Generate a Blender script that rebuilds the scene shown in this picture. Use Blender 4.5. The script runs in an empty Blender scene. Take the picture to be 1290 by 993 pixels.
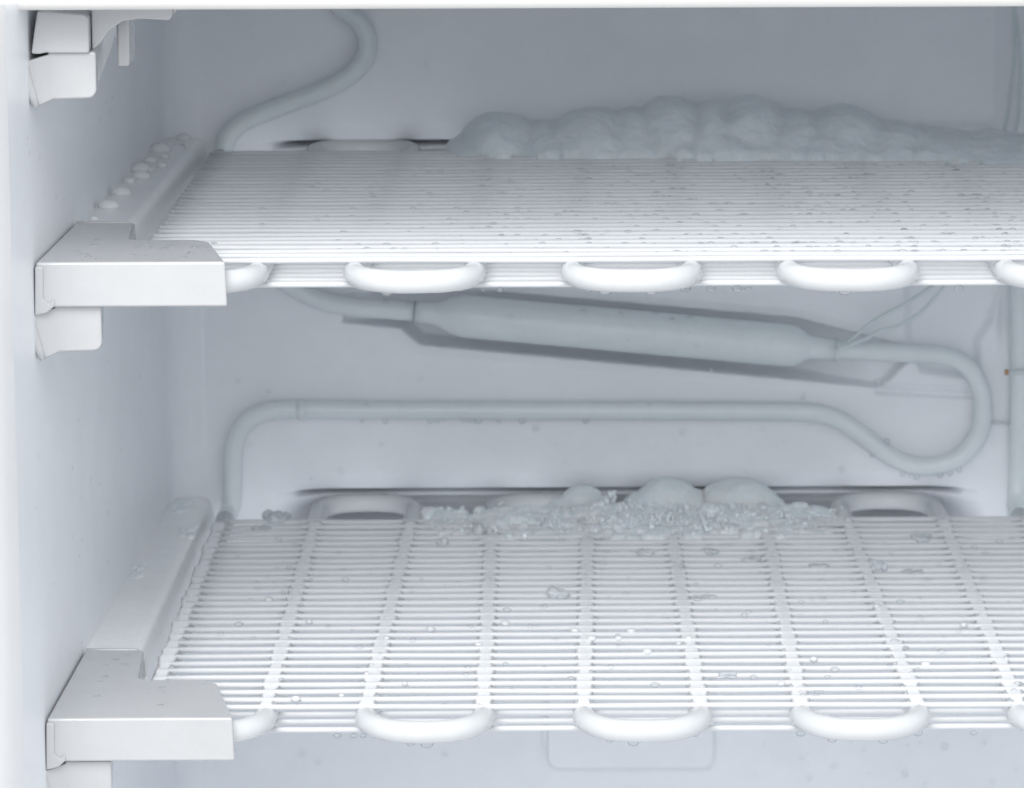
import bpy, math, random
import numpy as np
from mathutils import Vector, Matrix

S = 0.001                                   # everything below is measured in millimetres
rad = math.radians
scene = bpy.context.scene
COL = scene.collection

# ------------------------------------------------------------------ camera
cam_d = bpy.data.cameras.new('camera')
cam = bpy.data.objects.new('camera', cam_d)
COL.objects.link(cam)
cam_d.sensor_width = 36.0
cam_d.lens = 36.0 * 5400.0 / 1290.0
cam_d.clip_start = 0.02
cam_d.clip_end = 20.0
_r = Vector((0.99998201, -0.00492331, -0.00342689))
_u = Vector((0.00430096, 0.19023874, 0.98172844))
_f = Vector((0.00418142, 0.98172551, -0.19025649))
M = Matrix(((_r.x, _u.x, -_f.x), (_r.y, _u.y, -_f.y), (_r.z, _u.z, -_f.z))).to_4x4()
M.translation = Vector((-5.802, -1451.794, 392.693)) * S
cam.matrix_world = M
cam_d.dof.use_dof = True
cam_d.dof.focus_distance = 1.47
cam_d.dof.aperture_fstop = 30.0
scene.camera = cam

# ------------------------------------------------------------------ light: a room and one large soft window-like lamp
world = bpy.data.worlds.new('World')
scene.world = world
world.use_nodes = True
bg = world.node_tree.nodes['Background']
bg.inputs['Color'].default_value = (0.93, 0.965, 1.0, 1)
bg.inputs['Strength'].default_value = 0.8

def area(name, loc, target, size, power, col):
    d = bpy.data.lights.new(name, 'AREA')
    d.shape = 'DISK'
    d.size = size
    d.energy = power
    d.color = col
    o = bpy.data.objects.new(name, d)
    COL.objects.link(o)
    o.location = Vector(loc)
    o.rotation_euler = (Vector(target) - Vector(loc)).to_track_quat('-Z', 'Y').to_euler()
    return o
area('soft_key_lamp', (-0.16, -2.0, 1.02), (0.03, 0.12, 0.12), 1.4, 16.0, (1.0, 0.985, 0.97))
area('room_ceiling_lamp', (-0.30, -1.10, 1.32), (0.03, 0.0, 0.12), 1.0, 20.0, (1.0, 0.99, 0.98))

vs = scene.view_settings
vs.view_transform = 'Standard'
vs.look = 'None'
vs.exposure = 0.15
vs.gamma = 1.0
scene.cycles.max_bounces = 14
scene.cycles.diffuse_bounces = 6
scene.cycles.glossy_bounces = 4
scene.cycles.transmission_bounces = 8
scene.cycles.transparent_max_bounces = 8
scene.cycles.use_denoising = True
scene.cycles.caustics_refractive = True
scene.cycles.caustics_reflective = False

# ------------------------------------------------------------------ materials
def mat(name, base, rough=0.4, spec=0.5, var=0.0, vscale=30.0, bump=0.0, bscale=400.0, sss=0.0, sssr=4.0,
        coat=0.0, var_col=None, trans=0.0, ior=1.45, rough_var=0.0, specks=0.0):
    m = bpy.data.materials.new(name)
    m.use_nodes = True
    nt = m.node_tree
    b = nt.nodes['Principled BSDF']
    b.inputs['Base Color'].default_value = (*base, 1)
    b.inputs['Roughness'].default_value = rough
    b.inputs['Specular IOR Level'].default_value = spec
    b.inputs['IOR'].default_value = ior
    b.inputs['Transmission Weight'].default_value = trans
    b.inputs['Coat Weight'].default_value = coat
    b.inputs['Coat Roughness'].default_value = 0.12
    tc = nt.nodes.new('ShaderNodeTexCoord')
    if var > 0 or var_col:
        n = nt.nodes.new('ShaderNodeTexNoise')
        n.inputs['Scale'].default_value = vscale
        n.inputs['Detail'].default_value = 5.0
        n.inputs['Roughness'].default_value = 0.8
        nt.links.new(tc.outputs['Object'], n.inputs['Vector'])
        r = nt.nodes.new('ShaderNodeValToRGB')
        r.color_ramp.elements[0].position = 0.35
        r.color_ramp.elements[1].position = 0.68
        c2 = var_col or tuple(c * (1 - var) for c in base)
        r.color_ramp.elements[0].color = (*base, 1)
        r.color_ramp.elements[1].color = (*c2, 1)
        nt.links.new(n.outputs['Fac'], r.inputs['Fac'])
        nt.links.new(r.outputs['Color'], b.inputs['Base Color'])
        if rough_var:
            mr = nt.nodes.new('ShaderNodeMapRange')
            mr.inputs['To Min'].default_value = rough - rough_var
            mr.inputs['To Max'].default_value = rough + rough_var
            nt.links.new(n.outputs['Fac'], mr.inputs['Value'])
            nt.links.new(mr.outputs['Result'], b.inputs['Roughness'])
    if specks:                              # sparse rust-coloured dirt specks
        n3 = nt.nodes.new('ShaderNodeTexNoise'); n3.inputs['Scale'].default_value = 330.0; n3.inputs['Detail'].default_value = 2.0
        nt.links.new(tc.outputs['Object'], n3.inputs['Vector'])
        r3 = nt.nodes.new('ShaderNodeValToRGB')
        r3.color_ramp.elements[0].position = specks; r3.color_ramp.elements[0].color = (0, 0, 0, 1)
        r3.color_ramp.elements[1].position = specks + 0.04; r3.color_ramp.elements[1].color = (0.55, 0.55, 0.55, 1)
        nt.links.new(n3.outputs['Fac'], r3.inputs['Fac'])
        mx = nt.nodes.new('ShaderNodeMixRGB'); mx.inputs['Color2'].default_value = (0.42, 0.30, 0.22, 1)
        nt.links.new(r3.outputs['Color'], mx.inputs['Fac'])
        if b.inputs['Base Color'].is_linked:
            nt.links.new(b.inputs['Base Color'].links[0].from_socket, mx.inputs['Color1'])
        else:
            mx.inputs['Color1'].default_value = (*base, 1)
        nt.links.new(mx.outputs['Color'], b.inputs['Base Color'])
    if bump > 0:
        n2 = nt.nodes.new('ShaderNodeTexNoise')
        n2.inputs['Scale'].default_value = bscale
        n2.inputs['Detail'].default_value = 4.0
        nt.links.new(tc.outputs['Object'], n2.inputs['Vector'])
        bp = nt.nodes.new('ShaderNodeBump')
        bp.inputs['Strength'].default_value = bump
        bp.inputs['Distance'].default_value = 0.001
        nt.links.new(n2.outputs['Fac'], bp.inputs['Height'])
        nt.links.new(bp.outputs['Normal'], b.inputs['Normal'])
    if sss > 0:
        b.inputs['Subsurface Weight'].default_value = sss
        b.inputs['Subsurface Radius'].default_value = (0.7, 0.9, 1.0)
        b.inputs['Subsurface Scale'].default_value = sssr * S
    return m

LINER = mat('liner_plastic', (0.883, 0.905, 0.938), 0.36, 0.45, var=0.05, vscale=16, bump=0.07, bscale=520, rough_var=0.16)
LIP = mat('cabinet_trim_plastic', (0.76, 0.76, 0.77), 0.4, 0.4, var=0.03, vscale=25)
TRIM = mat('cream_trim_plastic', (0.83, 0.81, 0.785), 0.35, 0.5, var=0.03, vscale=25)
PLASTIC = mat('bracket_plastic', (0.52, 0.525, 0.535), 0.15, 0.8, var=0.05, vscale=45, bump=0.05, bscale=500, rough_var=0.12, specks=0.755)
RAILM = mat('frosted_rail_plastic', (0.92, 0.93, 0.94), 0.2, 0.6, vscale=38, var_col=(0.86, 0.865, 0.86), bump=0.10, bscale=300)
WIREM = mat('white_enamel_wire', (0.65, 0.665, 0.685), 0.4, 0.4, var=0.05, vscale=60, bump=0.05, bscale=600)
TUBEM = mat('white_enamel_tube', (0.64, 0.655, 0.67), 0.27, 0.45, var=0.05, vscale=50, bump=0.10, bscale=180)
PIPEM = mat('sleeved_pipe', (0.78, 0.83, 0.85), 0.24, 0.5, var=0.06, vscale=40, bump=0.12, bscale=220)
CAPM = mat('capillary_metal', (0.68, 0.74, 0.76), 0.35, 0.5)
COPPER = mat('dull_copper', (0.50, 0.30, 0.17), 0.4, 0.5)
SEAM = mat('seam_sleeve', (0.40, 0.46, 0.50), 0.4, 0.5)
FROST = mat('smooth_frost', (0.80, 0.845, 0.865), 0.5, 0.3, var=0.08, vscale=90, bump=0.4, bscale=700, sss=0.75, sssr=7)
SLUSH = mat('granular_ice', (0.83, 0.87, 0.89), 0.3, 0.5, var=0.08, vscale=160, bump=0.3, bscale=700, sss=0.7, sssr=5)
FLAKE = mat('thin_ice', (0.60, 0.635, 0.665), 0.22, 0.5, var=0.15, vscale=200, bump=0.35, bscale=600)
def water():
    m = bpy.data.materials.new('clear_water'); m.use_nodes = True
    nt = m.node_tree; nt.nodes.clear()
    out = nt.nodes.new('ShaderNodeOutputMaterial')
    tr = nt.nodes.new('ShaderNodeBsdfTransparent'); tr.inputs['Color'].default_value = (0.97, 0.98, 0.985, 1)
    gl = nt.nodes.new('ShaderNodeBsdfGlossy'); gl.inputs['Roughness'].default_value = 0.06
    rf = nt.nodes.new('ShaderNodeBsdfRefraction'); rf.inputs['IOR'].default_value = 1.33; rf.inputs['Roughness'].default_value = 0.02
    fr = nt.nodes.new('ShaderNodeFresnel'); fr.inputs['IOR'].default_value = 1.4
    m1 = nt.nodes.new('ShaderNodeMixShader'); m1.inputs['Fac'].default_value = 0.3
    m2 = nt.nodes.new('ShaderNodeMixShader')
    nt.links.new(tr.outputs[0], m1.inputs[1]); nt.links.new(rf.outputs[0], m1.inputs[2])
    ge = nt.nodes.new('ShaderNodeNewGeometry')
    inv = nt.nodes.new('ShaderNodeMath'); inv.operation = 'SUBTRACT'; inv.inputs[0].default_value = 1.0
    mu = nt.nodes.new('ShaderNodeMath'); mu.operation = 'MULTIPLY'
    nt.links.new(ge.outputs['Backfacing'], inv.inputs[1]); nt.links.new(fr.outputs[0], mu.inputs[0]); nt.links.new(inv.outputs[0], mu.inputs[1])
    nt.links.new(mu.outputs[0], m2.inputs['Fac']); nt.links.new(m1.outputs[0], m2.inputs[1]); nt.links.new(gl.outputs[0], m2.inputs[2])
    nt.links.new(m2.outputs[0], out.inputs['Surface'])
    return m
WATER = water()
PALEDROP = mat('pale_droplet', (0.90, 0.92, 0.935), 0.07, 0.7, trans=0.15, ior=1.33)  # light caught in clear water drops is put into the white base colour
BEAD = mat('white_ice_bead', (0.68, 0.695, 0.71), 0.25, 0.5)
FILM = mat('ice_film', (0.92, 0.93, 0.94), 0.3, 0.5, var=0.06, vscale=140, bump=0.12, bscale=400)
CRYSTAL = mat('ice_crystal', (0.84, 0.88, 0.91), 0.25, 0.5, bump=0.2, bscale=500)

# ------------------------------------------------------------------ mesh helpers
class MB:
    def __init__(s):
        s.v = []; s.f = []
    def add(s, vs_, fs_):
        o = len(s.v)
        s.v += [tuple(p) for p in vs_]
        s.f += [tuple(i + o for i in f) for f in fs_]
    def prism(s, pts, axis, a, b, taper=None):
        """polygon pts (two coordinates) extruded along axis from a to b"""
        n = len(pts)
        def put(p, c):
            return {'x': (c, p[0], p[1]), 'y': (p[0], c, p[1]), 'z': (p[0], p[1], c)}[axis]
        tp = taper or pts
        vv = [put(p, a) for p in pts] + [put(p, b) for p in tp]
        ff = [tuple(range(n)), tuple(range(2 * n - 1, n - 1, -1))]
        ff += [(i, n + i, n + (i + 1) % n, (i + 1) % n) for i in range(n)]
        s.add(vv, ff)
    def box(s, x0, x1, y0, y1, z0, z1):
        s.prism([(x0, y0), (x1, y0), (x1, y1), (x0, y1)], 'z', z0, z1)
    def tube(s, pts, radius, seg=10, cap=True):
        P = [Vector(p) for p in pts]
        n = len(P)
        R = radius if hasattr(radius, '__len__') else [radius] * n
        t0 = (P[1] - P[0]).normalized()
        up = Vector((0, 0, 1)) if abs(t0.z) < 0.9 else Vector((0, 1, 0))
        nrm = (up - t0 * up.dot(t0)).normalized()
        vv = []
        for i in range(n):
            t = (P[min(i + 1, n - 1)] - P[max(i - 1, 0)]).normalized()
            nrm = (nrm - t * nrm.dot(t)).normalized()
            bn = t.cross(nrm)
            for k in range(seg):
                a = 2 * math.pi * k / seg
                vv.append(P[i] + (nrm * math.cos(a) + bn * math.sin(a)) * R[i])
        ff = []
        for i in range(n - 1):
            for k in range(seg):
                k2 = (k + 1) % seg
                ff.append((i * seg + k, i * seg + k2, (i + 1) * seg + k2, (i + 1) * seg + k))
        if cap:
            ff.append(tuple(range(seg - 1, -1, -1)))
            ff.append(tuple(range((n - 1) * seg, n * seg)))
        s.add(vv, ff)
    def ball(s, c, rx, ry, rz, rings=6, seg=10, rng=None, jit=0.0):
        vv = [(c[0], c[1], c[2] + rz)]
        for i in range(1, rings):
            th = math.pi * i / rings
            for k in range(seg):
                ph = 2 * math.pi * k / seg
                j = 1.0 + (rng.uniform(-jit, jit) if rng else 0.0)
                vv.append((c[0] + rx * j * math.sin(th) * math.cos(ph), c[1] + ry * j * math.sin(th) * math.sin(ph), c[2] + rz * j * math.cos(th)))
        vv.append((c[0], c[1], c[2] - rz))
        ff = [(0, 1 + k, 1 + (k + 1) % seg) for k in range(seg)]
        for i in range(rings - 2):
            for k in range(seg):
                a = 1 + i * seg
                ff.append((a + k, a + seg + k, a + seg + (k + 1) % seg, a + (k + 1) % seg))
        l = len(vv) - 1; a = 1 + (rings - 2) * seg
        ff += [(l, a + (k + 1) % seg, a + k) for k in range(seg)]
        s.add(vv, ff)
    def build(s, name, m, parent=None, smooth=True, bevel=0.0, bseg=3):
        me = bpy.data.meshes.new(name)
        me.from_pydata([(x * S, y * S, z * S) for x, y, z in s.v], [], s.f)
        me.materials.append(m)
        me.polygons.foreach_set('use_smooth', [smooth] * len(me.polygons))
        me.update()
        o = bpy.data.objects.new(name, me)
        COL.objects.link(o)
        if parent:
            o.parent = parent
        if bevel:
            import bmesh
            bm = bmesh.new(); bm.from_mesh(me); bmesh.ops.recalc_face_normals(bm, faces=bm.faces); bm.to_mesh(me); bm.free()
            b = o.modifiers.new('bevel', 'BEVEL')
            b.width = bevel * S; b.segments = bseg; b.limit_method = 'ANGLE'; b.angle_limit = rad(30)
            b.harden_normals = True
        return o

def tag(o, label, cat, group=None, kind=None):
    if label: o['label'] = label
    if cat: o['category'] = cat
    if group: o['group'] = group
    if kind: o['kind'] = kind
    return o

def thing(name, label, cat, loc=(0, 0, 0), group=None, rx=0.0):
    o = bpy.data.objects.new(name, None)
    COL.objects.link(o)
    o.empty_display_size = 0.01
    o.location = Vector(loc) * S
    o.rotation_euler = (rx, 0, 0)
    return tag(o, label, cat, group)

def struct(o):
    o['kind'] = 'structure'
    return o

def spline(pts, n=8):
    """Catmull-Rom through the points"""
    P = [Vector(p) for p in pts]
    P = [P[0] * 2 - P[1]] + P + [P[-1] * 2 - P[-2]]
    out = []
    for i in range(1, len(P) - 2):
        p0, p1, p2, p3 = P[i - 1:i + 3]
        d1 = max((p2 - p1).length, 1e-6)
        k = max(2, min(n, int(d1 / 1.2) + 2))
        for j in range(k):
            t = j / k
            out.append(0.5 * ((2 * p1) + (p2 - p0) * t + (2 * p0 - 5 * p1 + 4 * p2 - p3) * t * t + (3 * p1 - p0 - 3 * p2 + p3) * t ** 3))
    out.append(P[-2])
    return out

def rounded(pts, r, n=8):
    """polyline with its corners rounded to radius about r"""
    P = [Vector(p) for p in pts]
    out = [P[0]]
    for i in range(1, len(P) - 1):
        a, b, c = P[i - 1], P[i], P[i + 1]
        rr = r[i] if hasattr(r, '__len__') else r
        d1 = min(rr, (a - b).length * 0.49); d2 = min(rr, (c - b).length * 0.49)
        p = b + (a - b).normalized() * d1; q = b + (c - b).normalized() * d2
        for j in range(n + 1):
            t = j / n
            out.append(p * (1 - t) ** 2 + b * 2 * t * (1 - t) + q * t * t)
    out.append(P[-1])
    return out

def arc(cx, cy, r, a0, a1, n=8):
    return [(cx + r * math.cos(rad(a0 + (a1 - a0) * i / n)), cy + r * math.sin(rad(a0 + (a1 - a0) * i / n))) for i in range(n + 1)]

def wall_x(y):
    return -160.4 + 0.0467 * (y + 28.0)

# ------------------------------------------------------------------ the setting: the liner of the freezer
YB = 340.0                                  # plane of the back wall
def sheet(name, prof, z0, z1, m, nz=2):
    """a profile in plan extruded upwards as one smooth sheet"""
    mb = MB(); n = len(prof)
    for k in range(nz):
        mb.v += [(x, y, z0 + ((z1(y) if callable(z1) else z1) - z0) * k / (nz - 1)) for x, y in prof]
    for k in range(nz - 1):
        for i in range(n - 1):
            mb.f.append((k * n + i, k * n + i + 1, (k + 1) * n + i + 1, (k + 1) * n + i))
    return mb.build(name, m)

ZL, ZH = -230.0, 256.0
xb0 = -129.0                                # where the corner fillet ends
p0 = (wall_x(YB - 16.0), YB - 16.0)
cor = []
for i in range(13):
    t = i / 12.0
    b = (wall_x(YB), YB)
    cor.append(((1 - t) ** 2 * p0[0] + 2 * t * (1 - t) * b[0] + t * t * xb0, (1 - t) ** 2 * p0[1] + 2 * t * (1 - t) * b[1] + t * t * YB))
prof = [(wall_x(-74), -74)] + [(wall_x(y), y) for y in (-60, -45, -36.5, -35.5, -20)] + [(wall_x(y), y) for y in range(0, 321, 20)] + cor
lw = struct(sheet('left_wall', prof, ZL, lambda y: ZH if y > -36 else 251.6 - 0.05 * (y + 36), LINER, 12))
lipp = [(-192, -100), (-184, -101), (-178, -99), (-172.5, -95.5), (-168, -89.5), (-164.6, -81.5), (wall_x(-74), -74)]
lip = sheet('front_lip', lipp, ZL, lambda y: 251.6 - 0.05 * (y + 36) + 0.4, LIP, 12); lip.parent = lw
xr0, XR = 262.0, 278.0
profr = [(xr0, YB)] + [(xr0 + 13 * math.sin(rad(a)), YB - 13 + 13 * math.cos(rad(a))) for a in range(10, 91, 10)] + [(XR, 300), (XR + 4, 200), (XR + 8, 100), (XR + 12, 0), (XR + 17, -105), (XR + 22, -111), (XR + 40, -113)]
struct(sheet('right_wall', profr, ZL, ZH, LINER, 12))

def polysd(px, pz, poly):
    """signed distance to a polygon, negative inside"""
    d = np.full(px.shape, 1e9); ins = np.zeros(px.shape, bool)
    n = len(poly)
    for i in range(n):
        ax, az = poly[i]; bx, bz = poly[(i + 1) % n]
        ex, ez = bx - ax, bz - az
        t = np.clip(((px - ax) * ex + (pz - az) * ez) / (ex * ex + ez * ez), 0, 1)
        d = np.minimum(d, np.hypot(px - ax - t * ex, pz - az - t * ez))
        cond = ((az > pz) != (bz > pz)) & (px < ex * (pz - az) / (ez if abs(ez) > 1e-9 else 1e-9) + ax)
        ins ^= cond
    return np.where(ins, -d, d)
def sst(t):
    t = np.clip(t, 0, 1)
    return t * t * (3 - 2 * t)

nx, nz = 360, 410
gx = np.linspace(xb0, xr0, nx)
gz = np.unique(np.concatenate([np.linspace(ZL, ZH, 300), np.linspace(-4, 14, 46), np.linspace(146, 164, 46), np.linspace(40, 96, 90)]))
nz = len(gz)
X, Z = np.meshgrid(gx, gz)
D = np.zeros_like(X)
def slot(ztop, zbot, xa, xb, depth, lipd):
    mx = sst((X - xa) / 30.0) * sst((xb - X) / 30.0)
    above = lipd * np.clip(1 - (Z - ztop) / 10.0, 0, 1) ** 2.0 * (Z >= ztop)
    below = (lipd + 9.0 * sst((ztop - Z) / 1.6) + depth * sst((ztop - 3.0 - Z) / 12.0)) * (Z < ztop) * sst((Z - zbot) / 5.0)
    shade_groove = 26.0 * np.exp(-(np.abs(Z - ztop + 1.5) / 1.5) ** 4) * np.clip(mx * 1.6 - 0.5, 0, 1)  # extra depth added under the lip to hold a crisp dark shade line
    return mx * (above + below) + shade_groove
D += slot(3.0, -19.0, -103.0, 206.0, 42.0, 5.0)
D += slot(153.4, 131.0, -110.0, 340.0, 42.0, 5.0)
pocket = [(-68.7, 89.1), (-40, 89.4), (-13.2, 90.0), (123.3, 77.4), (162.1, 67.6), (170.7, 59.0), (159.0, 47.3), (-36.9, 66.7), (-45.2, 74.0), (-70.5, 76.5)]
sd = polysd(X, Z, pocket)
left_fade = (0.25 + 0.75 * sst((X + 66) / 26.0)) * (1 - 0.7 * sst((X - 118) / 40.0))
D += 21.0 * left_fade * sst(-sd / 2.0 + 0.15)
D += 1.2 * np.clip(1 - np.abs(sd - 0.3) / 4.0, 0, 1) * (sd > 0) * left_fade
rec = [(168.0, 140), (168.9, 67.6), (175.8, 53.8), (201.3, 50.3), (201.0, 67.4), (206.5, 76.0), (211.0, 91.3), (210.3, 140)]
D += 4.0 * sst(-polysd(X, Z, rec) / 4.0 + 0.2)
g = [(158.0, 48.4), (197, 46.2), (197, 43.8), (158, 46.0)]
D += 2.2 * sst(1 - np.abs(polysd(X, Z, g)) / 2.0)
D += 3.0 * sst((X - 207.5) / 3.0) * sst((Z - 60) / 20.0) * (1 - sst((Z - 150) / 10.0))
D += 2.0 * sst((X - 204) / 5.0) * sst((Z - 150) / 10.0)
D += 0.35 * np.sin(X / 47.0 + 1.0) * np.sin(Z / 61.0)
mb = MB()
mb.v = list(zip(X.ravel().tolist(), (YB + D).ravel().tolist(), Z.ravel().tolist()))
idx = np.arange(nx * nz).reshape(nz, nx)
mb.f = np.stack([idx[:-1, :-1], idx[:-1, 1:], idx[1:, 1:], idx[1:, :-1]], -1).reshape(-1, 4).tolist()
struct(mb.build('back_wall', LINER))

mb = MB(); mb.box(-200, 320, -98, YB + 20, ZL - 6, ZL); struct(mb.build('cabinet_floor', LINER))
mb = MB(); mb.box(-200, 320, -36, YB + 20, ZH + 0.5, ZH + 8); ce = struct(mb.build('ceiling', LINER))
pr = [(-34, 252.5), (-34, 300), (-48, 300), (-49.5, 292), (-50, 268), (-49.5, 256)] + [(-44.5 + 5 * math.cos(rad(a)), 254.1 + 5 * math.sin(rad(a))) for a in range(190, 271, 16)] + [(-37, 249.1)]
mb = MB(); mb.prism(pr, 'x', -230, 340)
ft = mb.build('front_trim', TRIM, ce, bevel=0.4, bseg=2)

# ------------------------------------------------------------------ evaporator shelves
NW, PITCH, WR, TR = 30, 10.2, 1.04, 4.0
NT = 10
def wire_end(y):
    return -128.0 + 0.022 * y
def make_shelf(label, loc, rx, seed, TX0, TSP, zt, film):
    rng = random.Random(seed)
    root = thing('evaporator_shelf', label, 'freezer shelf', loc, 'wire evaporator shelves', rx)
    for lay in (0, 1):
        zc = 0.0 if lay == 0 else -8.8
        for i in range(NW - lay):
            y = i * PITCH + (0 if lay == 0 else 2.6 + rng.uniform(-0.12, 0.12))
            mb = MB(); pts = []
            x0 = wire_end(y) + rng.uniform(-0.9, 0.9); x1 = 236.0
            ph, am = rng.uniform(0, 6.3), rng.uniform(0.05, 0.32)
            ph2 = rng.uniform(0, 6.3)
            n = 26
            for k in range(n + 1):
                x = x0 + (x1 - x0) * k / n
                pts.append((x, y + am * math.sin(x / 38.0 + ph), zc + 0.12 * math.sin(x / 23.0 + ph2)))
            r = [WR] * (n + 1); r[0] *= 0.75; r[-1] *= 0.75
            mb.tube(pts, r, 10)
            mb.build('wire', WIREM, root)
    # serpentine tube between the two layers of wires; neighbours splay so that each bend is wider than the space beside it
    path = []
    yb, yf = 328.0, 1.0
    def fx(t): return TX0 + TSP * (t - t % 2 + 0.5) + (20.5 if t % 2 else -20.5)
    def bx(t): return -60.0 + 73.8 * ((t - 1) // 2) + (-20.3 if t % 2 else 20.3) if 0 < t < NT - 1 else (-119.6 if t == 0 else 216.2)
    for t in range(NT):
        odd = (t % 2 == 1)                  # odd tubes run from the front to the back
        a_ = (fx(t), yf) if odd else (bx(t), yb if t else yb - 12)
        b_ = (bx(t), yb if t < NT - 1 else yb - 12) if odd else (fx(t), yf)
        for k in range(15):
            q = k / 14.0
            path.append((a_[0] + (b_[0] - a_[0]) * q + rng.uniform(-0.15, 0.15), a_[1] + (b_[1] - a_[1]) * q, zt))
        if t < NT - 1:
            R = 20.5
            cx_ = (b_[0] + (bx(t + 1) if odd else fx(t + 1))) / 2
            sgn = 1 if odd else -1
            ry = R * rng.uniform(1.0, 1.07)
            for k in range(1, 18):
                a = math.pi * k / 18
                # a slightly squared bend
                ca, sa = math.cos(a), math.sin(a)
                path.append((cx_ - R * math.copysign(abs(ca) ** 0.86, ca), b_[1] + sgn * ry * sa ** 0.9, zt + rng.uniform(-0.06, 0.06)))
    mb = MB(); mb.tube(path, TR, 14)
    mb.build('tube', TUBEM, root)
    # film of ice bridging the wires along the top of each tube
    for t in range(NT if film else 0):
        mb = MB(); n = 110
        w1, w2 = rng.uniform(0, 6), rng.uniform(0, 6)
        for k in range(n + 1):
            q = k / n
            y = 1.5 + 293 * q
            qq = (y - yf) / (yb - yf)
            x = fx(t) + (bx(t) - fx(t)) * qq
            hw = 2.6 + 0.55 * math.sin(y / 7.0 + w1) + 0.5 * abs(math.cos(math.pi * y / PITCH)) + 0.3 * math.sin(y / 2.9 + w2)
            z = 0.62 + 0.14 * math.cos(2 * math.pi * y / PITCH)
            mb.v += [(x - hw, y, z - 0.75), (x - hw * 0.55, y, z - 0.1), (x, y, z + 0.05), (x + hw * 0.55, y, z - 0.1), (x + hw, y, z - 0.75), (x, y, z - 1.6)]
        for k in range(n):
            for c in range(6):
                d = (c + 1) % 6
                mb.f.append((k * 6 + c, k * 6 + d, k * 6 + 6 + d, k * 6 + 6 + c))
        mb.f += [(5, 4, 3, 2, 1, 0), tuple(n * 6 + c for c in range(6))]
        mb.build('ice_film', FILM, root)
    return root
up_shelf = make_shelf('upper white wire shelf with serpentine tube, frost ridge along its back', (0, 0, 158.2), -math.atan(3.2 / 296), 3, -125.9, 37.2, -4.3, False)
low_shelf = make_shelf('lower white wire shelf with serpentine tube, scattered with ice flakes', (0, 0, 0), 0.0, 8, -125.8, 38.1, -3.55, True)
def up_z(y):
    return 158.2 - 3.2 * y / 296.0

# ------------------------------------------------------------------ shelf brackets with their rails on the left wall
def make_bracket(label, z, rx):
    root = thing('shelf_bracket', label, 'bracket', (0, 0, z), 'shelf brackets on the left wall', rx)
    y0, yj, ys = -28.0, 24.0, 67.0
    top, bot = 4.0, -11.2
    def wl(y): return wall_x(y) + 0.7
    # cap over the front corner: an L in plan, its inner corner rounded
    plan = [(wl(y0), y0), (-96.0, y0), (-104.2, yj - 6)] + [(-107.5, yj - 1.5), (-110, yj)] + [(-129.0, yj), (-131.5, yj + 1.0), (-132.6, yj + 3.5)] + [(-133.9, ys - 2.5), (-134.6, ys - 0.6), (-136, ys), (wl(ys), ys)]
    low = [(x - 0.0 if x < -120 else x + 0.6, yy - 0.8 if yy < 0 else yy) for x, yy in plan]
    mb = MB(); mb.prism(low, 'z', bot, top, plan)
    mb.build('front_cap', PLASTIC, root, bevel=0.9)
    # raised edge down the left side of the cap, with the hook at its foot
    e = [(wl(y0) - 0.2, top - 1.2), (wl(y0) + 2.6, top - 1.2), (wl(y0) + 2.4, bot + 3.0), (wl(y0) + 4.2, bot + 1.4), (wl(y0) + 6.0, bot + 3.2), (wl(y0) + 6.3, bot + 0.6), (wl(y0) + 3.6, bot - 1.8), (wl(y0) - 0.6, bot - 2.8)]
    mb = MB(); mb.prism(e, 'y', y0 - 1.5, y0 + 8)
    mb.build('edge_rib', PLASTIC, root, bevel=0.7)
    # raised lip where the cap ends and the rail starts
    mb = MB()
    lp = [(wl(ys) + 0.3, ys + 0.1, top - 0.35), (-148, ys + 0.1, top - 0.3), (-138.6, ys + 0.1, top - 0.3), (-135.4, ys - 0.1, top - 0.6), (-134.6, ys - 0.5, top - 4.5), (-134.2, ys - 0.9, top - 10)]
    mb.tube(rounded(lp, 3.0, 6), 0.85, 10)
    mb.build('end_lip', PLASTIC, root)
    # rail running to the back
    def sec(y, yy):
        l = wall_x(yy) - 0.4
        t = (yy - ys) / (336.0 - ys)
        r = -135.6 + 9.2 * t
        rr = 3.6
        return [(l, -12), (l, 2.2)] + [(r - rr + rr * math.sin(rad(a)), 2.2 - rr + rr * math.cos(rad(a))) for a in range(0, 76, 15)] + [(r + 3.2 - 1.5 * t, -9.0), (r + 3.0 - 1.5 * t, -12)]
    mb = MB(); N = 14
    ring = []
    for k in range(N + 1):
        yy = ys + 0.6 + (334.0 - ys) * k / N
        ring.append([(x, yy, zz) for x, zz in sec(0, yy)])
    n = len(ring[0])
    for r_ in ring: mb.v += r_
    for k in range(N):
        for i in range(n):
            j = (i + 1) % n
            mb.f.append((k * n + i, k * n + j, (k + 1) * n + j, (k + 1) * n + i))
    mb.f.append(tuple(range(n))); mb.f.append(tuple(range(N * n + n - 1, N * n - 1, -1)))
    mb.build('rail', RAILM, root, bevel=0.5, bseg=2)
    return root
make_bracket('white plastic corner bracket holding the upper shelf, droplets on its rail', 158.2, -math.atan(3.2 / 296))
make_bracket('white plastic corner bracket holding the lower shelf', 0.0, 0.0)

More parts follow.
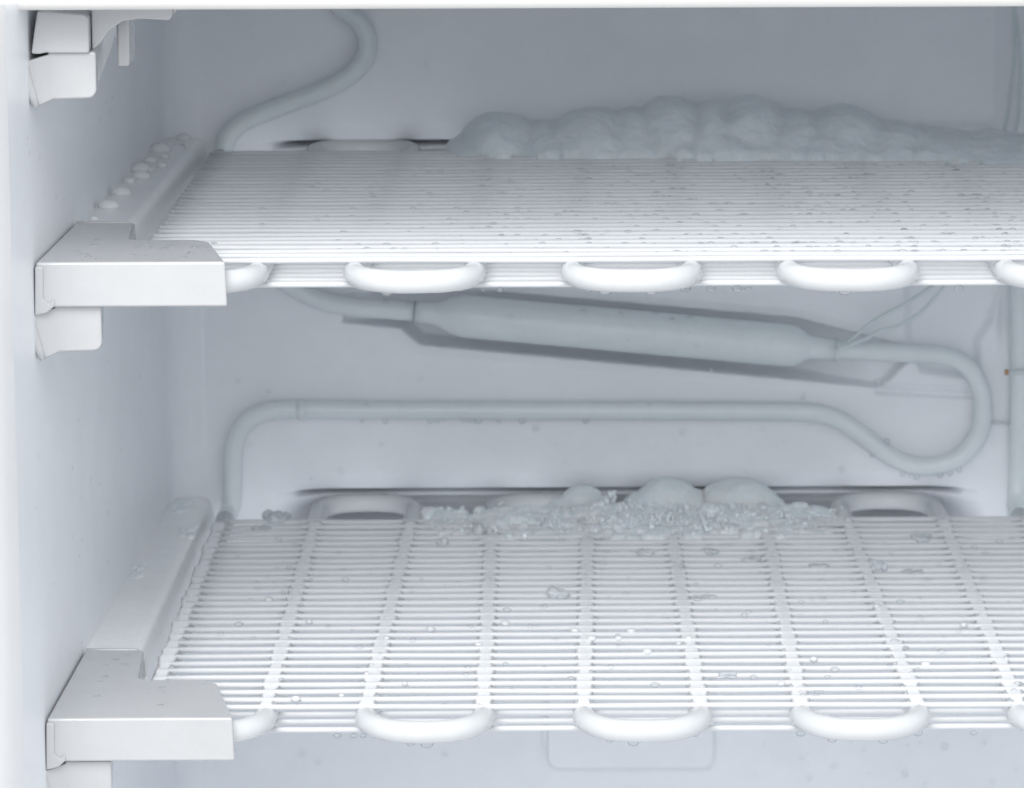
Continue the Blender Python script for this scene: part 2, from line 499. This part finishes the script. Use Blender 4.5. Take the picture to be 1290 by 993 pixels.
def make_support(label, z):
    """moulded bracket foot on the wall: front face with a rounded corner, a splayed wing towards the wall, a rib behind"""
    root = thing('wall_support', label, 'support', (0, 0, z), 'moulded supports below the brackets')
    w = wall_x(-26)
    b, t = -14.3, 1.5
    face = [(w + 6.0, t), (w + 22.2, t), (w + 22.2, b + 3)] + [(w + 19.2 + 3 * math.cos(rad(a)), b + 3 + 3 * math.sin(rad(a))) for a in (-20, -45, -70, -90)] + [(w + 6.4, b - 0.4)]
    back = [(x if x < w + 10 else x - 3.0, z_) for x, z_ in face]
    mb = MB(); mb.prism(face, 'y', -26, 14, back)
    mb.build('block', PLASTIC, root, bevel=1.0)
    wv = [(w - 1.5, -28.4, -1.6), (w + 8.5, -25.4, t - 0.3), (w + 8.5, -25.4, b + 0.2), (w + 4.2, -27.2, b - 1.6), (w + 1.2, -28.2, b - 2.6)]
    mb = MB(); mb.v = wv + [(x, 0.0, z_) for x, y_, z_ in wv]
    mb.f = [(0, 1, 2, 3, 4), (9, 8, 7, 6, 5)] + [(q, q + 5, (q + 1) % 5 + 5, (q + 1) % 5) for q in range(5)]
    mb.build('wing', PLASTIC, root, bevel=0.6)
    edge = [(w - 1.6, -1.8, 0), (w - 0.6, -7, 0), (w + 0.9, -13, 0), (w + 2.2, b - 2.4, 0)]
    mb = MB(); mb.tube([(x, -28.0, z_) for x, z_, _ in edge], [1.3, 1.5, 1.5, 1.1], 10)
    mb.build('wing_edge', PLASTIC, root)
    rib = [(8.0, 1.5), (90.0, 1.5), (8.0, -9.0)]
    mb = MB(); mb.prism(rib, 'x', wall_x(40) - 1, wall_x(8) + 13)
    mb.build('rib', LINER, root, bevel=0.6)
    return root
make_support('moulded white support on the wall below the upper shelf bracket', 146.0)
make_support('moulded white support at bottom left below the lower shelf bracket', -13.2)
make_support('moulded white support at top left below the ceiling bracket', 231.8)

# bracket cut off by the top edge of the opening
root = thing('shelf_bracket', 'white plastic bracket with curved arm at top left, partly behind the top trim', 'bracket', (0, 0, 232), 'shelf brackets on the left wall')
w = wall_x(-28)
pts = [(w + 3.2, 15.0), (w + 2.0, 8), (w + 0.9, 0.8), (w + 3.6, 0.7), (w + 6.2, 1.3), (w + 7.0, 1.0), (w + 20.2, 1.0), (w + 20.2, 12.0)] + [(w + 18.2 + 2 * math.cos(rad(a)), 12 + 2 * math.sin(rad(a))) for a in (20, 45, 70, 90)] + [(w + 6, 15.2)]
mb = MB(); mb.prism(pts, 'y', -28, 16); mb.build('front_block', PLASTIC, root, bevel=0.8)
arm = [(w + 20.4, 22), (w + 20.4, 1.0), (w + 23.4, 3.6), (w + 26.5, 8.0), (w + 31, 10.8), (w + 37, 11.6), (w + 46.4, 11.0), (w + 47.6, 12.4), (w + 47.6, 22)]
mb = MB(); mb.prism(arm, 'y', -20, -6); mb.build('arm', PLASTIC, root, bevel=0.6)
mb = MB(); mb.prism([(w + 47.5, 22), (w + 47.5, 13.0), (w + 48.8, 13.6), (w + 48.8, 14.2), (w + 50.2, 14.8), (w + 50.2, 22)], 'y', -18, -7); mb.build('arm_end', PLASTIC, root, bevel=0.4)
mb = MB(); mb.box(w + 27.2, w + 31.4, -2, 22, -6.5, 20); mb.build('peg', PLASTIC, root, bevel=0.9)
wed = [(-4.0, 18), (-4.0, -14.5), (120.0, 0.0), (150.0, 18)]
mb = MB(); mb.prism(wed, 'x', wall_x(60) - 1, w + 20.0); mb.build('rail', RAILM, root, bevel=0.8)

# ------------------------------------------------------------------ pipework on the back wall
def pipe_obj(name, pts, r, m, parent, n=8, seg=14):
    mb = MB(); mb.tube(spline(pts, n), r, seg)
    return mb.build(name, m, parent)
fp = thing('feed_pipe', 'grey bent pipe curling down the back wall to the upper shelf', 'pipe', (-119.5, 335, 150))
pts = [(-92, 236), (-78.7, 220.8), (-68.8, 210.9), (-61.6, 204.9), (-58.2, 197.5), (-59.6, 189.2), (-66.5, 181.9), (-79.2, 175.4), (-97.6, 168.6), (-110.5, 163.0), (-117.0, 157.0), (-119.6, 149.5)]
P3 = [(x + 119.5, 0, z - 150) for x, z in pts] + [(-0.5, -5, -3.6), (-0.5, -18, -4.2)]
pipe_obj('pipe', P3, 4.0, PIPEM, fp)

sp = thing('suction_pipe', 'long grey pipe on back wall, looping from accumulator canister to lower shelf', 'pipe', (0, 334, 0))
pipe_obj('pipe', [(-96, 12, 128), (-102, 4, 112), (-98.5, 0, 99.5), (-88.5, 0, 91.9), (-76.9, 0, 86.6), (-63.5, 0, 84.2), (-52, 0, 83.2), (-39.0, 0, 82.2)], 4.0, PIPEM, sp)
low = [(139.0, 65.1), (150, 64.4), (161.7, 63.8), (182.0, 62.6), (191, 60.2), (197.5, 54.6), (201.2, 46.0), (201.8, 37), (200.2, 28.0), (194.5, 20.0), (187.5, 15.8), (177.0, 14.2), (168, 16.2), (160, 20.8), (153.0, 26.2), (146, 31.4), (139.0, 35.4), (131, 37.6), (121, 38.3), (105, 38.5), (87.8, 38.7), (40, 39.0), (-13.4, 39.4), (-60, 39.8), (-90, 40.1), (-101, 39.6), (-109, 36.4), (-114, 31.0), (-116.5, 23.5), (-117.2, 14), (-117.6, 4)]
pts = [(x, 0.6, z) for x, z in low] + [(-118.2, -0.5, -1.5), (-119.3, -3.4, -4.2), (-119.9, -9, -4.7), (-120, -18, -4.75)]
pipe_obj('pipe', pts, 4.0, PIPEM, sp, n=10)
# canister: swept cylinder with cones at both ends
ax0, ax1 = Vector((-39.5, 0, 82.2)), Vector((139.5, 0, 65.1))
prof = [(0.0, 4.5), (0.035, 4.6), (0.055, 5.0), (0.085, 7.6), (0.112, 9.0), (0.14, 9.05), (0.5, 9.1), (0.88, 9.1), (0.897, 8.8), (0.91, 8.0), (0.928, 5.8), (0.94, 5.1), (1.0, 4.7)]
pts = []; rr = []
for i, (t, r) in enumerate(prof):
    p = ax0.lerp(ax1, t); p.z += -0.9 * math.sin(math.pi * t) * 0.0
    pts.append(p); rr.append(r)
mb = MB(); mb.tube(pts, rr, 24)
acc = mb.build('accumulator', PIPEM, sp)
d = (ax1 - ax0).normalized()
for t, r in ((0.0, 4.75), (1.0, 4.9)):
    c = ax0.lerp(ax1, t)
    mb = MB(); mb.tube([c - d * 0.45, c + d * 0.45], r, 20); mb.build('seam', SEAM if t == 0 else PIPEM, acc)
mb = MB(); mb.tube([Vector((-89.5, 0.6, 40.05)), Vector((-85.5, 0.6, 40.05))], 4.25, 16); mb.build('sleeve', PIPEM, sp)

vp = thing('riser_pipe', 'straight vertical grey pipe at the right edge of the back wall', 'pipe', (216, 335, -30))
mb = MB(); mb.tube([(0.15, -18, 24.9), (0.15, -8, 25.1), (0.5, -2, 27.5), (1.2, 0.8, 33)] + [(1.4, 1.0, z) for z in (40, 60, 80)] + [(1.0, 1.0, 100), (0.4, 1.4, 130), (0.0, 2.0, 150), (0, 6, 172)], 4.0, 14)
mb.build('pipe', PIPEM, vp)
mb = MB(); mb.tube([(-4.2, -4.6, 85.8), (14, -4.6, 85.8)], 1.0, 10); pin = mb.build('cross_pin', CAPM, vp)
mb = MB(); mb.tube([(-5.6, -4.6, 85.8), (-4.1, -4.6, 85.8)], 1.25, 10); mb.build('copper_tip', COPPER, pin)
mb = MB(); mb.tube([(-12.5, 0.5, 63.2), (-2.0, 0.5, 63.0)], 0.8, 10); mb.build('wire_tie', WIREM, vp)

for lab, pts in (
    ('upper one of two thin capillary tubes rising from the canister', [(139, 330, 67.0), (143.8, 329, 69.2), (150, 329.5, 74.4), (157.8, 331, 79.8), (167.8, 331, 85.2), (176.1, 331, 90.6), (184.4, 331, 96.6), (196, 333, 112), (205, 334, 135), (208.6, 332, 158), (210.6, 331, 173.6), (212.0, 331, 193.6), (210.5, 331, 225)]),
    ('lower one of two thin capillary tubes rising from the canister', [(139, 328.5, 66.6), (145, 327.5, 68.6), (152, 329, 71.2), (157.9, 331, 73.8), (166.2, 331, 76.2), (176.2, 331, 83.2), (187.7, 331, 97.0), (200, 333, 113), (210, 334, 135), (213.4, 332, 158), (214.6, 331, 173.6), (214.4, 331, 193.6), (209.5, 331, 225)])):
    mb = MB(); mb.tube(spline(pts, 8), 0.8, 10)
    tag(mb.build('capillary_tube', CAPM), lab, 'tube', 'capillary tubes')

# plate on the wall below the lower shelf
cp = thing('cover_plate', 'rounded rectangular plate on back wall below the lower shelf', 'plate', (52.5, 340, -118))
rr = 5.0
out = []
for cx, cz, a in ((36 - rr, 40 - rr, 0), (-36 + rr, 40 - rr, 90), (-36 + rr, rr - 1, 180), (36 - rr, rr - 1, 270)):
    out += [(cx + rr * math.cos(rad(a + k * 15)), cz + rr * math.sin(rad(a + k * 15))) for k in range(7)]
mb = MB(); mb.prism(out, 'y', -5.0, 0.6); mb.build('plate', LINER, cp, bevel=1.3)
mb = MB(); mb.box(-38.0, -35.4, -1.8, 0.6, 8, 22); mb.build('tab', LINER, cp, bevel=0.5)

# ------------------------------------------------------------------ frost and ice
def tex(name, sc_):
    t = bpy.data.textures.new(name, 'CLOUDS')
    t.noise_scale = sc_ * S; t.noise_depth = 3
    return t
T_BIG, T_MID, T_FINE = tex('frost_big', 14), tex('frost_mid', 5), tex('frost_fine', 1.6)
def ice(o, voxel, smooth, disp):
    r = o.modifiers.new('remesh', 'REMESH'); r.mode = 'VOXEL'; r.voxel_size = voxel * S; r.use_smooth_shade = True
    if smooth:
        s_ = o.modifiers.new('smooth', 'SMOOTH'); s_.iterations = smooth; s_.factor = 0.5
    for t, st in disp:
        d_ = o.modifiers.new('rough', 'DISPLACE'); d_.texture = t; d_.strength = st * S; d_.mid_level = 0.5
        d_.texture_coords = 'LOCAL'
    return o
rng = random.Random(21)
# ridge at the back of the upper shelf
mb = MB()
zb = up_z(300)
for cx, ztop, hw, yc, hy in ((-3, 170.3, 17.5, 306, 34), (16, 166.8, 12, 304, 32), (36, 172.2, 21, 304, 36), (52, 172.2, 14, 306, 36), (67.5, 176.6, 19, 306, 38), (84, 174.6, 14, 305, 37), (100.5, 176.8, 20, 306, 38), (119, 171.8, 14, 303, 39), (139.0, 173.0, 20.5, 303, 40), (158, 166.5, 16, 299, 42), (181, 162.6, 19, 296, 46), (206, 161.5, 22, 292, 50), (232, 162.5, 22, 290, 50)):
    mb.ball((cx, yc, zb - 2), hw, hy, ztop - zb + 2, 12, 20)
for k in range(34):
    t = k / 33.0
    x = -12 + t * 250
    yfront = 279 - 30 * t ** 0.8 + 2.5 * math.sin(k * 0.9) + rng.uniform(-1.5, 1.5)
    mb.ball((x, (yfront + 336) / 2, zb - 1), rng.uniform(11, 15), (336 - yfront) / 2 + 2, 6.5 + 2.0 * math.sin(k * 2.3) ** 2 + (5.5 if 0.10 < t < 0.62 else 1.5 if t < 0.8 else 0), 8, 14)
o = mb.build('frost_ridge', FROST)
ice(o, 0.9, 9, ((T_BIG, 3.4), (T_MID, 0.8), (T_FINE, 0.5)))
tag(o, 'long lumpy grey frost ridge along the back of the upper shelf', 'frost')

# domes of frost over the back loops of the lower shelf
for lab, parts in (
    ('small smooth frost dome behind the slush, leftmost on the lower shelf', [(31.5, 326, 0, 10.5, 13, 10.5), (24, 322, -1, 9, 11, 7), (40, 324, -1, 8, 12, 6)]),
    ('smooth frost dome behind the slush, middle one on the lower shelf', [(67.5, 329, 0, 15.5, 15, 13), (58, 330, -1, 10, 13, 9), (78, 330, -1, 9, 12, 9)]),
    ('widest smooth frost dome behind the slush, rightmost on the lower shelf', [(98.5, 328, 0, 17.5, 16, 12.5), (106, 327, -2, 12, 14, 10), (90, 330, 0, 9, 12, 10.5)])):
    mb = MB()
    for x, y, z, a, b, c in parts:
        mb.ball((x, y, z - 2), a, b, c, 12, 18)
    o = ice(mb.build('frost_dome', FROST), 0.7, 6, ((T_BIG, 2.4), (T_MID, 1.0), (T_FINE, 0.45)))
    tag(o, lab, 'frost', 'frost domes on the lower shelf')

# granular slush in front of the domes
def slush_h(x, y):
    """height of the slush heap above the wires"""
    if x < -36 or x > 142: return -1
    yf = 263 + 6 * math.sin(x / 11.0) + 3 * math.sin(x / 4.3) + (14 if x < -8 else 0) + (22 * max(0, (x - 108) / 30.0))
    yk = 318 + 4 * math.sin(x / 9.0)
    if y < yf or y > yk: return -1
    t = (y - yf) / (yk - yf)
    e = min(1.0, (x + 36) / 22.0, (142 - x) / 30.0)
    peak = 1.7 + 2.6 * math.exp(-((x - 40) / 10.0) ** 2) + 1.3 * math.exp(-((x - 62) / 12.0) ** 2) + 1.2 * math.exp(-((x - 100) / 16.0) ** 2) + 1.4 * math.exp(-((x + 2) / 14.0) ** 2)
    return max(0.25, e) * peak * (0.4 + 0.6 * min(1, t * 1.4)) + 0.3
mb = MB()
for k in range(420):
    x = rng.uniform(-34, 140); y = rng.uniform(258, 333)
    h = slush_h(x, y)
    if h < 0: continue
    r = rng.choice((rng.uniform(2.4, 4.0), rng.uniform(4.0, 7.0)))
    mb.ball((x, y, h - r * 0.72), r, r * rng.uniform(0.8, 1.1), r * 0.75, 6, 9)
slush = ice(mb.build('slush_heap', SLUSH), 0.6, 3, ((T_BIG, 2.0), (T_MID, 1.6), (T_FINE, 0.5)))
tag(slush, 'heap of granular melting ice at the back of the lower shelf', 'slush')
mb = MB()
for k in range(800):
    x = rng.uniform(-34, 141) if rng.random() < 0.35 else rng.gauss(68, 26); y = rng.triangular(256, 320, 285)
    h = slush_h(x, y)
    if h < 0:
        if rng.random() > 0.10 or y < 258 or x < -30: continue
        h = 0.8
    r = rng.uniform(0.3, 0.8) if rng.random() < 0.9 else rng.uniform(0.8, 1.3)
    mb.ball((x, y, h + rng.uniform(-0.3, 0.5)), r * rng.uniform(0.6, 1.3), r * rng.uniform(0.6, 1.2), r * rng.uniform(0.6, 1.2), 4, 6, rng, 0.25)
for x, y, z, r in ((43, 312, 6.5, 2.4), (45.5, 311, 8.5, 1.6), (41, 309, 5.5, 2.6), (52, 309, 5.0, 1.9), (55, 306, 4.5, 2.0), (73, 303, 4, 1.8), (38, 306, 5, 2.2), (48, 308, 4, 2)):
    for q in range(5):
        mb.ball((x + rng.uniform(-2, 2), y + rng.uniform(-2, 2), z + rng.uniform(-2, 1.4)), r * rng.uniform(.3, .6), r * rng.uniform(.3, .6), r * rng.uniform(.4, .8), 4, 6, rng, 0.25)
c = mb.build('ice_crystals', CRYSTAL, slush)
c['kind'] = 'stuff'

# loose ice flakes
FL = (
    (-27.2, 249.8, 2.9, 3.4, 'small upright ice lump left of the slush heap'),
    (-10.8, 272.0, 5.4, 4.8, 'rounded clear ice block at the left front of the slush heap'),
    (19.2, 162.7, 5.6, 3.2, 'flat grey ice flake mid shelf, nearest to the front of the lower shelf'),
    (54.5, 231.1, 3.8, 2.2, 'grey angular ice flake just in front of the middle of the slush'),
    (81.6, 234.8, 4.0, 1.6, 'thin clear ice sliver in front of the rightmost frost dome'),
    (96.3, 217.7, 4.6, 2.1, 'jagged ice flake on the fifth tube in front of the slush'),
    (122.4, 206.1, 4.4, 2.1, 'grey crusty ice flake right of centre on the lower shelf'),
    (146.7, 202.9, 3.2, 3.6, 'squarish ice chip at the right of the lower shelf, with a thin tail beside'),
    (159.4, 197.2, 4.8, 0.9, 'thin long ice sliver right of the squarish ice chip'),
    (-96.3, 297.0, 8.0, 3.8, 'wide clear ice mound at the back left of the lower shelf'),
    (-103.5, 278.0, 5.0, 2.0, 'low ice patch at the back left, in front of the clear mound'),
    (74.3, 156.4, 6.0, 0.9, 'narrow ice streak in the middle of the lower shelf'),
    (168.3, 256.1, 5.0, 2.2, 'ice flake beside the rightmost back loop of the lower shelf'),
    (77.1, 38.5, 4.6, 1.0, 'thin ice streak near the front edge of the lower shelf'))
for x, y, a, h, lab in FL:
    mb = MB()
    for k in range(9):
        mb.ball((rng.uniform(-a, a) * 0.62, rng.uniform(-a, a) * 0.5, rng.uniform(0, h * 0.45)), a * rng.uniform(.3, .55), a * rng.uniform(.3, .5), h * rng.uniform(.35, .7), 5, 7, rng, 0.2)
    o = mb.build('ice_flake', FLAKE)
    o.location = Vector((x, y, 0.5)) * S
    ice(o, 0.45, 1, ((T_MID, 0.9), (T_FINE, 0.7)))
    tag(o, lab, 'ice', 'loose ice on the lower shelf')

for x, y, z, a, b, h, lab in (
    (-131.5, 268, 2.0, 4.5, 13, 1.6, 'white frost patch on the edge of the lower rail, midway to the back'),
    (-139.0, 318, 2.0, 6.5, 14, 1.5, 'frost patch on the far end of the lower rail'),
    (-147.5, 200, 2.0, 3.5, 16, 1.3, 'thin frost patch where the lower rail meets the wall')):
    mb = MB()
    for k in range(16):
        mb.ball((rng.uniform(-a, a) * 0.7, rng.uniform(-b, b) * 0.75, rng.uniform(-0.3, 0.1)), a * rng.uniform(.25, .5), b * rng.uniform(.15, .35), h * rng.uniform(.4, .8), 6, 9)
    o = mb.build('frost_patch', CRYSTAL); o.location = Vector((x, y, z)) * S
    ice(o, 0.5, 2, ((T_MID, 1.0), (T_FINE, 0.6)))
    tag(o, lab, 'frost', 'frost patches on the lower rail')

# ------------------------------------------------------------------ water
def drop_mesh(a, h):
    mb = MB(); mb.ball((0, 0, 0), a, a, h, 10, 16)
    # flatten the lower half so that the drop sits on what carries it
    mb.v = [(x, y, z if z > 0 else z * 0.12) for x, y, z in mb.v]
    return mb
RAIL_DROPS = sorted(((-135.2, 327.3, 3.0), (-142.2, 287.6, 4.3), (-143.6, 311.4, 1.3), (-138.6, 266.9, 1.8), (-143.2, 254.5, 2.4), (-137.3, 236.9, 2.0), (-145.0, 227.4, 3.8), (-143.0, 205.7, 3.3), (-140.8, 224.8, 1.2), (-146.5, 191.7, 2.3), (-146.8, 157.5, 3.6), (-148.2, 120.3, 3.6), (-131.8, 297.7, 1.1), (-134.1, 308.4, 0.9), (-150.6, 86.9, 1.6), (-146.0, 297.6, 1.8), (-139.3, 303.3, 2.0)), key=lambda d_: d_[1])
ORD = 'first second third fourth fifth sixth seventh eighth ninth tenth eleventh twelfth thirteenth fourteenth fifteenth sixteenth seventeenth'.split()
for n_, (x, y, r) in enumerate(RAIL_DROPS):
    o = drop_mesh(r * 1.12, r * 0.8).build('water_droplet', PALEDROP)
    o.location = Vector((x, y, up_z(y) + 2.3)) * S
    o.rotation_euler = (0, 0, rng.uniform(0, 6))
    tag(o, '%s water droplet on the upper shelf rail, %s one counted from the front bracket' % ('large' if r > 2.8 else 'middling' if r > 1.7 else 'tiny', ORD[n_]), 'droplet', 'droplets on the upper rail')

def droplets(name, label, items, m=WATER):
    mb = MB()
    for (x, y, z, rx, ry, rz) in items:
        mb.ball((x, y, z), rx, ry, rz, 7, 10)
    o = mb.build(name, m)
    return tag(o, label, 'droplets', None, 'stuff')
it = []
for k in range(760):                        # in and on the wires of the upper shelf
    x = rng.triangular(-100, 215, 190); i = rng.randrange(1, 25)
    y = i * PITCH + rng.choice((PITCH / 2, PITCH / 2, 0)); r = rng.uniform(0.4, 1.05)
    it.append((x, y, up_z(y) + (WR * 0.7 if y % PITCH < 1 else 0.2), r * rng.uniform(1, 1.5), r, r * 0.8))
droplets('water_droplets', 'tiny water droplets clinging all over the upper shelf wires', it)
it = []
for k in range(200):
    x = rng.uniform(-110, 215); i = rng.randrange(0, 26)
    y = i * PITCH + rng.choice((PITCH / 2, 0, 0)); r = rng.uniform(0.5, 1.5)
    it.append((x, y, WR * 0.7, r * rng.uniform(0.9, 1.3), r, r * 0.7))
droplets('water_droplets', 'tiny water droplets scattered over the lower shelf wires', it)
it = []
for x, y, r in ((-30, 108, 1.5), (-2, 116, 1.6), (-46, 94, 1.0), (24, 104, 1.7), (30, 92, 1.8), (40, 92, 1.5), (45, 103, 1.6), (50, 72, 1.9), (66, 92, 1.3), (-12, 84, 1.2), (62, 84, 0.9), (-38, 28, 1.0), (-76, 8, 1.5), (-60, 12, 0.9), (-52, 42, 0.9), (-93, 155, 1.6), (-76, 120, 1.2), (110, 60, 1.4), (150, 52, 1.6), (96, 26, 1.4), (170, 110, 1.3), (140, 140, 1.2)):
    it.append((x, y, WR * 0.9, r * rng.uniform(1, 1.25), r * 1.1, r * 0.75))
droplets('ice_beads', 'white round ice beads dotted over the lower shelf wires', it, BEAD)
it = []
BE = [(-22.0, 192.8), (43.9, 199.6), (55.9, 186.5), (-33.7, 186.2), (-98.1, 26.7), (-84.0, 16.0), (23.8, 15.8), (-37.0, 52.3), (11.9, 30.4), (-101.9, 47.4), (125.9, 43.7), (134.0, 17.1), (0.6, 163.3), (-93.3, 179.4), (34.0, 189.9), (20.4, 23.5), (155.8, 36.7), (108.4, 30.0), (81.4, 23.2), (125.4, 23.0), (-54.1, 23.8), (-71.2, 12.0), (142.6, 12.1), (-110.0, 24.0), (-114.7, 51.6), (74.6, 28.4), (97.1, 208.0), (71.7, -113.6), (171.6, -123.0), (126.8, -115.6), (140.5, -119.3), (130.3, -124.6), (219.7, -121.4), (209.5, -126.7), (-82.9, -116.4), (-89.7, -112.8), (3.0, -122.2), (-27.9, -113.1), (188.6, -110.6), (205.7, -108.9)]
for x, z in BE:
    r = rng.uniform(0.7, 1.6)
    it.append((x, YB + 0.2, z, r, r * 0.5, r * rng.uniform(1.0, 1.2)))
for k in range(60):
    r = rng.uniform(0.35, 0.9)
    it.append((rng.uniform(-120, 205), YB + 0.1, rng.choice((rng.uniform(8, 50), rng.uniform(160, 215), rng.uniform(-128, -104))), r, r * 0.5, r))
droplets('water_droplets', 'small water beads clinging to the grey back wall', it)
it = []
for k in range(45):
    y = rng.uniform(-40, 300); z = rng.choice((rng.uniform(-20, 125), rng.uniform(10, 90), rng.uniform(170, 230)))
    r = rng.uniform(0.3, 0.65)
    it.append((wall_x(y) + 0.1, y, z, r * 0.5, r, r * rng.uniform(1, 1.8)))
droplets('water_droplets', 'small water beads clinging to the white left wall', it)
it = []
for x in (-52, -33, -30, -27.5, -19, -17, -15, -12.5, -4, 6, 33, -62):     # under and on the horizontal run of pipe
    r = rng.uniform(0.6, 1.5); it.append((x, 332.5, 39.6 - 4.0, r, r, r * 1.1))
for x in (-95, -89, -86, -92, -80, -60, -20, 0, 45, 60, 15):
    r = rng.uniform(0.5, 1.1); it.append((x, 331.6, 39.8 + rng.uniform(-2, 3), r, r * 0.6, r))
for x, z in ((168, 11.5), (171, 11.0), (174, 10.4), (184, 11.4), (188, 12), (192, 13.4), (155, 20), (161, 25.5)):
    r = rng.uniform(0.7, 1.6); it.append((x, 332.5, z, r, r, r * 1.1))
for k in range(22):
    t = rng.uniform(0.0, 0.8); r = rng.uniform(0.5, 1.4)
    x = -55 + 190 * t; z = 83.5 - 0.0955 * (x + 39.5)
    dz = rng.choice((8.6, 3, -2, 7.5)) if x > -20 else rng.choice((3.6, -4, -4.2))
    it.append((x, 334 - math.sqrt(max(0.5, (9.2 if x > -20 else 4.2) ** 2 - dz * dz)) * 0.98, z - 1.2 + dz, r, r * 0.7, r * 0.9))
droplets('water_droplets', 'water droplets hanging from the pipes on the back wall', it)
it = []
for zr, TX0, TSP in ((158.2, -125.9, 37.2), (0.0, -125.8, 38.1)):        # hanging from the front loops and the lowest front wires
    for t in range(1, NT - 1, 2):
        xc = TX0 + TSP * (t + 1.5)
        for q in range(2):
            a = rng.uniform(0.6, 2.4); r = rng.uniform(0.9, 1.9)
            it.append((xc + 20.5 * math.cos(a), 1 - 20.5 * math.sin(a), zr - 3.85 - 4.2, r * 1.3, r, r * 0.8))
    for q in range(9):
        r = rng.uniform(0.7, 1.4)
        it.append((rng.uniform(-70, 175), 0, zr - 9.4 - WR * 0.9, r * 1.4, r, r * 0.9))
droplets('water_droplets', 'water droplets hanging under the front tube loops of both shelves', it)
it = []
for zr in (162.2, 4.0):
    for k in range(26 if zr > 100 else 14):
        x = rng.uniform(-152, -102); y = rng.uniform(-24, 18) if x > -134 else rng.uniform(-20, 60)
        r = rng.uniform(0.4, 1.2)
        it.append((x, y, zr + (0.0 if zr < 100 else -3.2 * y / 296), r * 1.3, r, r * 0.4))
droplets('water_droplets', 'tiny water droplets on top of the two corner brackets', it)
